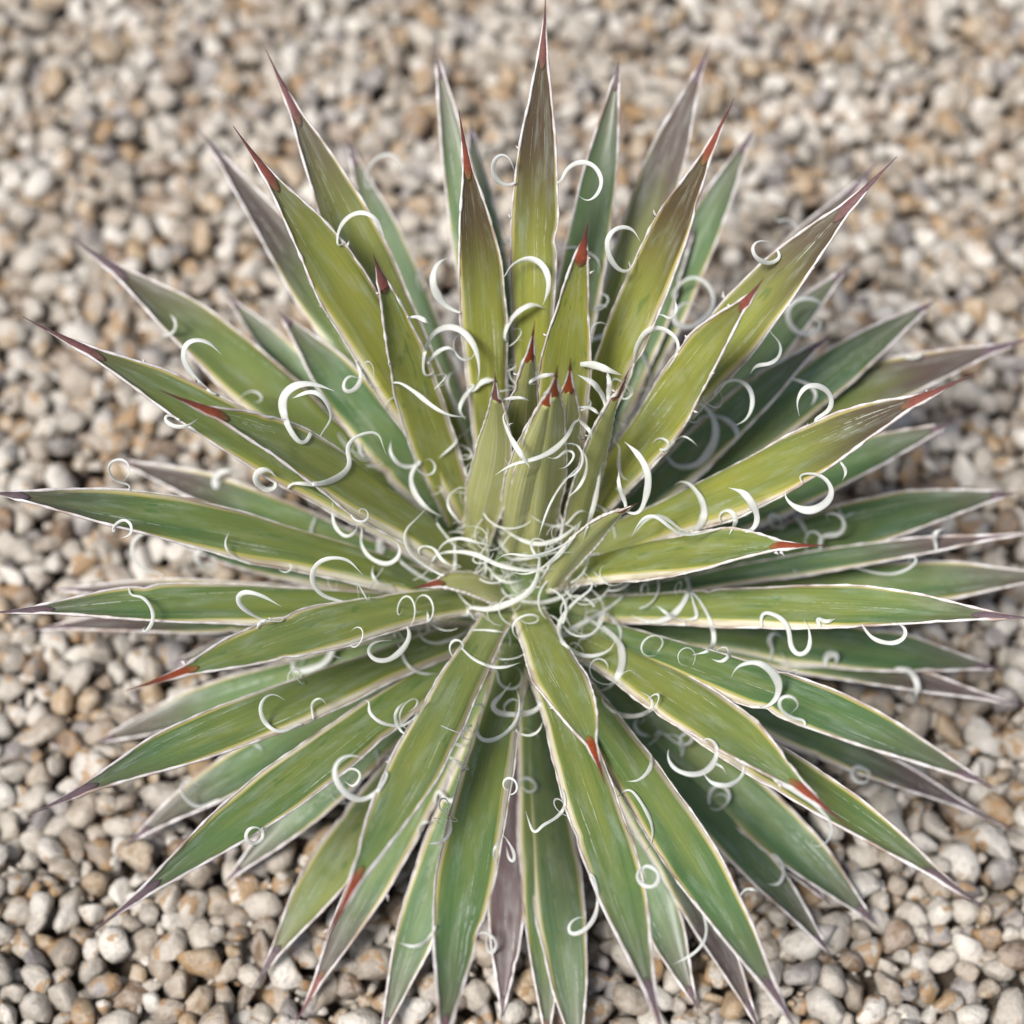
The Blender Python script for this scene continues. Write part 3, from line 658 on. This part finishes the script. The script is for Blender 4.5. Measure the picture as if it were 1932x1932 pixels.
ORG = dict(A=(0, 0), B=(1000, 0), C=(2075, 0), D=(0, 1000), E=(1000, 1000), F=(2075, 1000), G=(0, 2075), H=(1000, 2075), I=(2075, 2075))
Z = 1300 / 1932; S = 1932 / 3375
def conv(reg, p): return ((ORG[reg][0] + p[0] * Z) * S, (ORG[reg][1] + p[1] * Z) * S)
T_ = [
('B',14,(165,1215),(175,1120),(230,1055),(300,1040),(360,1080),(398,1165)),
('B',7,(310,930),(308,850),(360,775),(430,755),(485,800),(495,865)),
('B',14,(1052,890),(990,908),(935,860),(930,800),(965,758),(1010,780),(1038,850)),
('B',13,(1262,890),(1290,830),(1350,795),(1420,810),(1460,880),(1440,950),(1390,985),(1350,960)),
('B',14,(1640,1230),(1605,1322),(1550,1325),(1500,1260),(1490,1170),(1540,1115),(1610,1122),(1648,1180)),
('B',20,(738,1520),(680,1480),(637,1400),(640,1320),(680,1272),(715,1265)),
('B',8,(640,1440),(580,1420),(560,1360),(585,1310),(640,1298)),
('B',17,(985,1365),(1010,1310),(1080,1268),(1150,1280),(1195,1340),(1200,1420),(1172,1495)),
('B',15,(983,1670),(1000,1590),(1060,1520),(1130,1490),(1178,1510)),
('B',17,(592,1850),(590,1740),(630,1640),(700,1600),(780,1620),(840,1700),(862,1800),(855,1868)),
('B',12,(500,1560),(560,1552),(628,1590)),
('B',10,(600,1790),(650,1730),(715,1700),(760,1740)),
('B',17,(1358,1725),(1400,1670),(1480,1645),(1570,1660),(1650,1720),(1690,1800),(1705,1895)),
('B',14,(1618,1775),(1630,1700),(1680,1622),(1750,1605),(1820,1650),(1838,1710),(1780,1820)),
('B',7,(880,780),(910,735),(960,730)),
('B',9,(975,1230),(985,1190),(1015,1165)),
('B',8,(1330,1210),(1400,1240),(1450,1280),(1440,1350)),
('C',14,(205,1450),(260,1378),(330,1358),(395,1410),(412,1490),(370,1560),(300,1602),(235,1592),(214,1550),(240,1502),(300,1480),(352,1515)),
('C',12,(738,1262),(680,1290),(620,1262),(600,1212),(630,1180),(685,1182)),
('C',14,(948,1590),(870,1640),(800,1610),(770,1540),(800,1480),(870,1460),(935,1480),(968,1540)),
('C',11,(690,1630),(735,1680),(735,1740),(690,1780),(620,1792),(590,1832)),
('C',8,(160,1540),(200,1560),(230,1520),(220,1460)),
('C',7,(700,1060),(735,1090),(770,1070)),
('C',8,(1320,1725),(1370,1755),(1430,1740),(1450,1712)),
('D',8,(792,165),(850,140),(860,90),(828,48)),
('D',16,(1050,450),(960,370),(905,290),(900,220),(940,180),(1020,190),(1088,255)),
('D',12,(972,562),(920,600),(850,602),(805,570),(822,542),(880,572)),
('D',21,(1485,695),(1420,620),(1385,520),(1390,450),(1450,400),(1540,395),(1640,430)),
('D',13,(1420,470),(1530,430),(1600,480),(1625,560),(1580,628)),
('D',14,(1425,880),(1560,885),(1660,850),(1715,790),(1700,700),(1760,645),(1850,633),(1872,690),(1892,742)),
('D',11,(1745,290),(1768,350),(1750,410),(1700,435),(1680,400),(1710,355),(1760,368)),
('D',8,(640,890),(560,865),(530,800),(570,765),(620,775),(635,830),(605,868)),
('D',17,(1062,915),(1050,860),(1090,822),(1172,828)),
('D',18,(1352,900),(1300,912),(1255,870),(1262,825),(1312,815),(1355,852)),
('D',8,(560,1130),(550,1100),(600,1060),(640,1080),(640,1130),(590,1150)),
('D',9,(800,1328),(700,1300),(650,1240),(650,1170),(700,1125),(770,1125),(810,1192)),
('D',14,(1050,1282),(1000,1290),(960,1250),(975,1205),(1045,1195)),
('D',7,(1230,1272),(1140,1240),(1100,1180),(1122,1120)),
('D',6,(1200,440),(1250,430),(1290,470),(1240,490)),
('D',7,(1545,1195),(1520,1120),(1552,1038)),
('D',11,(1628,1028),(1640,1090),(1690,1142),(1740,1122),(1752,1080)),
('D',13,(1700,1465),(1580,1430),(1530,1360),(1540,1290),(1600,1250),(1700,1255),(1775,1328)),
('D',14,(1395,1560),(1290,1550),(1200,1500),(1160,1450),(1190,1413),(1280,1430),(1378,1485)),
('D',11,(640,1428),(700,1440),(745,1500),(747,1560),(712,1612),(690,1600),(712,1585)),
('D',19,(1560,1550),(1610,1600),(1632,1680),(1590,1760),(1500,1797),(1430,1800),(1442,1778)),
('D',8,(1258,1600),(1275,1560),(1325,1545)),
('D',8,(1830,1280),(1822,1330),(1860,1372),(1928,1382)),
('E',12,(462,382),(540,430),(640,510),(720,550),(805,556)),
('E',16,(590,770),(545,800),(525,860),(545,930),(600,1000),(682,1048)),
('E',24,(372,1250),(375,1170),(400,1095),(450,1042),(528,1026)),
('E',13,(290,1108),(280,1170),(320,1240),(400,1277),(460,1250),(472,1190),(428,1153)),
('E',9,(700,1345),(560,1260),(500,1180),(500,1110),(560,1050),(622,980)),
('E',13,(638,1232),(740,1215),(850,1230),(950,1280),(1100,1310),(1245,1298)),
('E',12,(900,1085),(960,1092),(1050,1150),(1150,1180),(1260,1150),(1365,1066)),
('E',14,(955,1108),(970,1180),(1012,1232)),
('E',17,(1137,1138),(1157,1230),(1150,1330),(1110,1410),(1030,1460),(900,1500),(800,1482)),
('E',19,(1640,1035),(1682,930),(1687,830),(1640,740),(1573,678)),
('E',12,(1545,818),(1545,890),(1582,992)),
('E',13,(1328,568),(1300,640),(1230,715),(1140,760),(1020,790),(938,842)),
('E',15,(970,543),(1010,650),(1060,730),(1112,808)),
('E',8,(1330,700),(1380,740),(1386,820),(1350,900),(1293,952)),
('E',12,(1460,768),(1445,880),(1420,1000),(1368,1165)),
('E',19,(1338,300),(1420,300),(1500,330),(1562,352)),
('E',17,(1343,350),(1420,390),(1470,460),(1482,515)),
('E',12,(1340,560),(1400,620),(1412,665)),
('E',12,(1098,397),(1140,365),(1200,350),(1252,350)),
('E',9,(772,565),(740,480),(705,400),(710,350),(745,330)),
('E',12,(850,390),(800,440),(762,520),(800,572)),
('E',15,(838,425),(880,380),(945,375)),
('E',9,(972,472),(1060,460),(1108,477)),
('E',9,(738,1168),(745,1250),(740,1300),(760,1420),(830,1490),(905,1497)),
('E',8,(898,1280),(940,1340),(1010,1370),(1085,1350)),
('E',8,(650,1242),(680,1180),(760,1150),(850,1170),(925,1190)),
('E',11,(988,1430),(1080,1460),(1180,1465),(1280,1430),(1350,1360),(1382,1328)),
('E',11,(1420,1393),(1320,1470),(1250,1570),(1260,1650),(1310,1700),(1400,1730),(1500,1700),(1530,1640)),
('E',12,(1592,1388),(1560,1440),(1480,1500),(1380,1560),(1270,1620),(1228,1692)),
('E',19,(1388,1543),(1480,1600),(1550,1670),(1560,1780),(1500,1880),(1438,1902)),
('E',10,(1400,1500),(1500,1530),(1557,1600),(1540,1705)),
('E',15,(1882,1358),(1892,1385),(1860,1470),(1790,1540),(1700,1560),(1603,1528)),
('E',8,(560,1600),(590,1650),(660,1665),(740,1640),(810,1600),(835,1540),(820,1508)),
('E',6,(820,1600),(900,1600),(992,1612)),
('E',14,(498,1568),(522,1620),(490,1690),(420,1745),(350,1745),(315,1700),(350,1660),(432,1650)),
('E',9,(480,1700),(500,1760),(570,1810),(672,1815)),
('E',10,(768,1680),(830,1740),(920,1780),(1000,1780),(1062,1758)),
('E',8,(950,1800),(960,1860),(1010,1890),(1060,1870),(1070,1810),(1030,1770)),
('E',9,(1598,1152),(1680,1060),(1740,1040),(1800,1070),(1850,1110),(1902,1116)),
('E',8,(770,898),(715,940),(710,1000),(772,1082)),
('E',9,(458,1248),(520,1300),(600,1350),(700,1400),(750,1450),(802,1492)),
('E',11,(430,668),(425,730),(470,790),(530,800),(582,768)),
('E',9,(275,678),(280,740),(332,762)),
('E',7,(640,1050),(700,1140),(760,1200),(852,1222)),
('E',10,(1340,512),(1400,508),(1462,552)),
('E',14,(1488,330),(1500,400),(1490,475)),
('E',8,(1180,1292),(1260,1230),(1330,1130),(1362,1058)),
('E',8,(1550,700),(1545,790),(1560,850),(1602,872)),
('E',8,(1700,692),(1740,660),(1790,680),(1770,722),(1738,708)),
('E',6,(1790,702),(1850,650),(1900,670),(1932,702)),
('E',7,(605,1500),(612,1560),(604,1612)),
('E',8,(930,1180),(1000,1250),(1090,1250),(1200,1225),(1330,1218)),
('E',7,(1010,1310),(1080,1330),(1180,1290),(1290,1180)),
('E',7,(1090,1020),(1180,1080),(1280,1090),(1350,1010)),
('E',8,(940,1260),(1000,1225),(1120,1240),(1240,1200),(1340,1140)),
('E',8,(560,1230),(570,1190),(640,1200),(680,1260),(760,1300)),
('E',6,(660,760),(740,690),(770,640)),
('E',7,(1240,760),(1290,720),(1330,740),(1290,800),(1250,810)),
('E',6,(1260,690),(1340,690),(1370,760),(1340,830),(1260,870)),
('E',6,(1150,1150),(1200,1000),(1270,880),(1370,780)),
('F',19,(228,800),(330,790),(400,710),(425,620),(400,540),(350,490),(288,480)),
('F',14,(328,570),(380,550),(450,560),(510,600),(530,650),(498,702)),
('F',11,(408,442),(460,390),(530,375),(590,420),(602,500),(570,570),(518,597)),
('F',14,(900,572),(980,520),(985,450),(930,405),(860,410),(820,480),(832,552)),
('F',10,(818,375),(880,400),(915,450),(888,502)),
('F',19,(828,842),(900,835),(960,860),(990,920),(960,980),(880,1015),(800,990),(758,940),(766,912)),
('F',19,(558,1118),(600,1110),(626,1060),(610,1000),(560,930),(487,903)),
('F',19,(250,1132),(310,1120),(360,1060),(360,980),(310,900),(250,868),(220,892)),
('F',9,(8,1142),(60,1060),(120,1040),(190,1090),(250,1130),(330,1130),(442,1103)),
('F',13,(438,1032),(490,1010),(522,1060),(488,1132)),
('F',9,(760,1100),(700,1090),(680,1060),(700,1030),(740,1060),(740,1112)),
('F',12,(880,1152),(860,1110),(830,1060),(800,1050),(862,1038)),
('F',13,(938,1142),(1030,1130),(1052,1070),(1010,1030),(950,1035),(982,1062)),
('F',5,(1045,1048),(1075,1035),(1108,1024)),
('F',8,(1088,1290),(1200,1320),(1300,1325),(1380,1290),(1412,1250),(1370,1238),(1368,1282)),
('F',13,(1128,1558),(1190,1640),(1290,1665),(1352,1630),(1340,1580),(1278,1560)),
('F',13,(650,1513),(740,1540),(780,1600),(790,1680),(830,1725),(880,1690),(880,1600),(853,1548)),
('F',10,(702,1692),(680,1650),(710,1610),(752,1642)),
('F',12,(308,1418),(340,1450),(390,1540),(415,1640),(390,1700),(308,1722)),
('F',9,(418,1702),(470,1680),(490,1720),(450,1755),(398,1740)),
('F',8,(1020,760),(1060,820),(1040,872)),
('F',12,(1500,1180),(1490,1130),(1548,1098)),
('F',9,(300,1420),(320,1490),(330,1540),(258,1552)),
('F',8,(128,1478),(200,1530),(282,1562)),
('F',18,(960,1770),(965,1725),(1015,1722),(1010,1775)),
('F',12,(918,1540),(960,1560),(1010,1545)),
('G',11,(1480,455),(1380,500),(1310,470),(1275,400),(1290,340),(1340,315),(1397,347)),
('G',6,(1530,410),(1528,360),(1570,335),(1600,370)),
('G',9,(1080,825),(980,870),(910,830),(880,770),(910,740),(985,762)),
('G',10,(1280,958),(1287,1020),(1240,1050),(1203,1020),(1220,975),(1270,970),(1288,1012)),
('G',15,(1905,700),(1850,790),(1770,835),(1690,800),(1640,720),(1650,650),(1710,615),(1782,630)),
('G',9,(1670,722),(1720,680),(1767,710),(1730,770),(1688,742)),
('G',6,(1290,600),(1270,575),(1240,560)),
('H',10,(570,410),(500,465),(440,470),(370,450),(320,400),(325,350),(288,345)),
('H',9,(482,505),(450,440),(460,390),(502,350)),
('H',14,(640,830),(665,780),(690,830),(740,838),(790,780),(795,700),(740,640),(668,603)),
('H',15,(1165,340),(1160,372),(1130,400),(1060,415),(960,410),(925,370),(970,320),(1017,262)),
('H',12,(850,470),(860,530),(920,545),(1000,500),(1050,430),(1060,350),(1038,278)),
('H',8,(990,430),(985,370),(1030,340),(1062,362)),
('H',8,(1028,488),(1090,520),(1150,500),(1177,438)),
('H',12,(1453,328),(1490,380),(1560,420),(1650,420),(1712,380),(1700,330),(1638,300)),
('H',11,(1580,742),(1640,740),(1700,680),(1702,600)),
('H',8,(1040,772),(1070,730),(1120,735),(1140,780),(1100,797),(1063,758)),
('H',9,(1270,778),(1282,860),(1240,920),(1170,960),(1132,1000),(1105,940),(1088,888)),
('H',10,(1600,778),(1680,890),(1712,980),(1700,1060),(1658,1097)),
('H',9,(990,1020),(1030,1090),(1030,1140),(1005,1120),(993,1058)),
('H',8,(940,1140),(935,1080),(960,1030)),
('H',11,(1670,1158),(1633,1200),(1660,1250),(1720,1257),(1742,1200),(1700,1160),(1658,1165),(1680,1222)),
('H',11,(1418,1198),(1442,1300),(1430,1400),(1380,1470),(1310,1495),(1298,1450),(1340,1410),(1382,1412)),
('H',11,(655,1440),(610,1520),(540,1555),(468,1533)),
('H',8,(895,1498),(900,1560),(920,1590),(947,1540),(910,1490),(860,1485),(833,1522)),
('H',9,(722,928),(720,990),(680,1040),(608,1050)),
('H',8,(558,982),(590,945),(632,945)),
('H',9,(1618,458),(1650,510),(1702,522)),
('I',19,(640,388),(710,350),(732,270),(690,200),(620,160),(530,180),(498,232)),
('I',17,(370,528),(420,560),(425,620),(380,690),(300,710),(220,680),(185,620),(192,588)),
('I',12,(358,698),(400,750),(480,765),(550,720),(562,660),(538,638)),
('I',7,(408,650),(450,670),(477,712)),
('I',11,(390,862),(395,790),(450,760),(490,810),(470,860),(418,852)),
('I',10,(862,447),(790,430),(740,390),(735,340),(790,325),(830,370),(788,412)),
('I',8,(700,738),(800,790),(920,870),(992,960),(970,1040),(920,1065),(875,1050),(902,1028)),
('I',9,(700,1090),(755,1160),(735,1245),(668,1246)),
('I',11,(1182,702),(1110,670),(1085,710),(1120,750),(1172,740),(1160,700)),
('I',18,(1290,188),(1370,200),(1412,270),(1400,335)),
('I',6,(538,1312),(570,1270),(642,1282)),
('I',8,(308,1308),(372,1420),(370,1520),(310,1590),(208,1642)),
('I',7,(150,500),(240,560),(290,560),(312,525),(270,505),(245,545),(262,650)),
]
def nearest_margin(u, v, only_vis=True, depth_pref=None):
    d2 = (MP[:, 0] - u) ** 2 + (MP[:, 1] - v) ** 2
    if only_vis: d2 = np.where(vis, d2, 1e9)
    i = int(np.argmin(d2)); return i, math.sqrt(d2[i])
ntr = 0
for tr in T_:
    reg, wd, pts = tr[0], tr[1], [conv(tr[0], p) for p in tr[2:]]
    ends = [pts[0], pts[-1]]; mi, md = nearest_margin(*pts[0]); mi2, md2 = nearest_margin(*pts[-1])
    if md2 < md - 14: pts = pts[::-1]; mi, md = mi2, md2
    li, sd, ii = margin_pts[mi][3:6]; d0 = margin_pts[mi][2]
    n = 8 * (len(pts) - 1)
    uv = spline([(p[0], p[1], 0) for p in pts], n)
    if 2 < md < 44:                      # lead the thread back to the margin it was torn from
        uv = spline([(margin_pts[mi][0], margin_pts[mi][1], 0)] + [(p[0], p[1], 0) for p in pts], n + 8); n = len(uv) - 1
    for rs_ in range(2):                 # even spacing, rounded corners
        al = [0]
        for a, b in zip(uv, uv[1:]): al.append(al[-1] + (a - b).length)
        N_ = n; new = []; j = 0
        for i in range(N_ + 1):
            x = al[-1] * i / N_
            while j < len(al) - 2 and al[j + 1] < x: j += 1
            new.append(uv[j].lerp(uv[j + 1], (x - al[j]) / max(1e-9, al[j + 1] - al[j])))
        uv = new
        for it in range(5): uv = [uv[0]] + [(uv[i - 1] + uv[i] * 2 + uv[i + 1]) / 4 for i in range(1, n)] + [uv[-1]]
    # depth: starts on the margin, rises clear of the blade, ends coiling back
    arc = [0]
    for a, b in zip(uv, uv[1:]): arc.append(arc[-1] + (a - b).length)
    tot = arc[-1]; dep = []
    lift = min(.010, tot * .00004) * random.uniform(.5, 1.3)
    for i, q in enumerate(uv):
        k = arc[i] / tot; d = d0 - lift * math.sin(math.pi * min(1, k * 1.15) * .62) + .0012 * math.sin(k * 7)
        h = hit_depth(q.x, q.y)
        if h is not None and h < d + .0009 and h > d - .03: d = h - .0009
        dep.append(d)
    for it in range(14):
        dep = [min(dep[i], (dep[max(i - 1, 0)] + 2 * dep[i] + dep[min(i + 1, n)]) / 4) if 0 < i < n else dep[i] for i in range(n + 1)]
    P3 = [at_depth(q.x, q.y, d) for q, d in zip(uv, dep)]
    wm = wd * Z * S / 966 * HALF * d0 * 2.0
    thread_mesh(P3, wm, LEAVES[li]['o']); ntr += 1

# further threads, curling freely in three dimensions from the margins
def free_thread(li, sd, i, size, width, turns):
    L = LEAVES[li]; p = L['e'][sd][i]; sgn = -1 if sd == 0 else 1
    outd = (L['W'] * sgn * random.uniform(.5, 1) + L['N'] * random.uniform(-.2, .9) + L['T'] * random.uniform(-.3, .8)).normalized()
    pl = (L['N'] * random.uniform(.2, 1) + L['T'] * random.uniform(-.8, .8) + L['W'] * random.uniform(-.5, .5))
    pl = (pl - outd * pl.dot(outd)).normalized(); nn = outd.cross(pl)
    P = []; n = int(14 + turns * 16); pos = p.copy(); ang = 0
    tl = size * 2 * math.pi * turns * .75
    for k in range(n + 1):
        P.append(pos.copy()); f = k / n
        ang += (2 * math.pi * turns / n) * (.55 + 1.1 * f)
        pos = pos + (outd * math.cos(ang) + pl * math.sin(ang) + nn * .18) * (tl / n)
    thread_mesh(P, width, L['o'], axis=nn)
cands = [i for i in range(len(margin_pts)) if 4 < margin_pts[i][5] < 38]
cvis = [i for i in cands if vis[i]]
random.shuffle(cvis)
nfree = 0
for i in cvis:
    u, v, d, li, sd, ii = margin_pts[i]
    if nfree >= 124: break
    if LEAVES[li]['el'] > 72 and random.random() < .6: continue
    r0 = math.hypot(u - 990, v - 1060)
    if r0 > 620 and random.random() < .85: continue
    if r0 > 400 and random.random() < .5: continue
    fine_ = random.random()
    free_thread(li, sd, ii, random.uniform(.0018, .0042), random.uniform(.00020, .0007), random.uniform(.5, 1.15)); nfree += 1
# loose tangle in the heart of the rosette, too fine to tell apart
tv_, tf_ = [], []
for k in range(80):
    a = random.uniform(0, 6.283); r = random.uniform(.003, .027); z = CROWN.z + random.uniform(.001, .022 if r < .016 else .014) - r * .15
    c = Vector((math.cos(a) * r, math.sin(a) * r, z)); rad = random.uniform(.003, .009)
    ax_ = Vector((random.gauss(0, .5), random.gauss(0, .5), 1)).normalized(); e1 = ax_.orthogonal().normalized(); e2 = ax_.cross(e1)
    a0 = random.uniform(0, 6.28); sw = random.uniform(1.5, 4.2); n = 18; wd = random.uniform(.00014, .00034); base = len(tv_)
    for i in range(n + 1):
        t = a0 + sw * i / n; rr = rad * (1 - .35 * i / n)
        q = c + e1 * math.cos(t) * rr + e2 * math.sin(t) * rr + ax_ * (.004 * i / n)
        o1 = (e1 * math.cos(t) + e2 * math.sin(t)); s_ = wd * (1 - .8 * (i / n) ** 2)
        for j in range(4):
            an = j * math.pi / 2; tv_.append(q + o1 * math.cos(an) * s_ + ax_ * math.sin(an) * s_)
    for i in range(n):
        for j in range(4):
            p = base + i * 4 + j; p2 = base + i * 4 + (j + 1) % 4; tf_.append((p, p2, p2 + 4, p + 4))
tg = mesh_obj('fibre_tangle', tv_, tf_, M_fibre, plant); tg['kind'] = 'stuff'
print('THREADS', ntr, nfree)
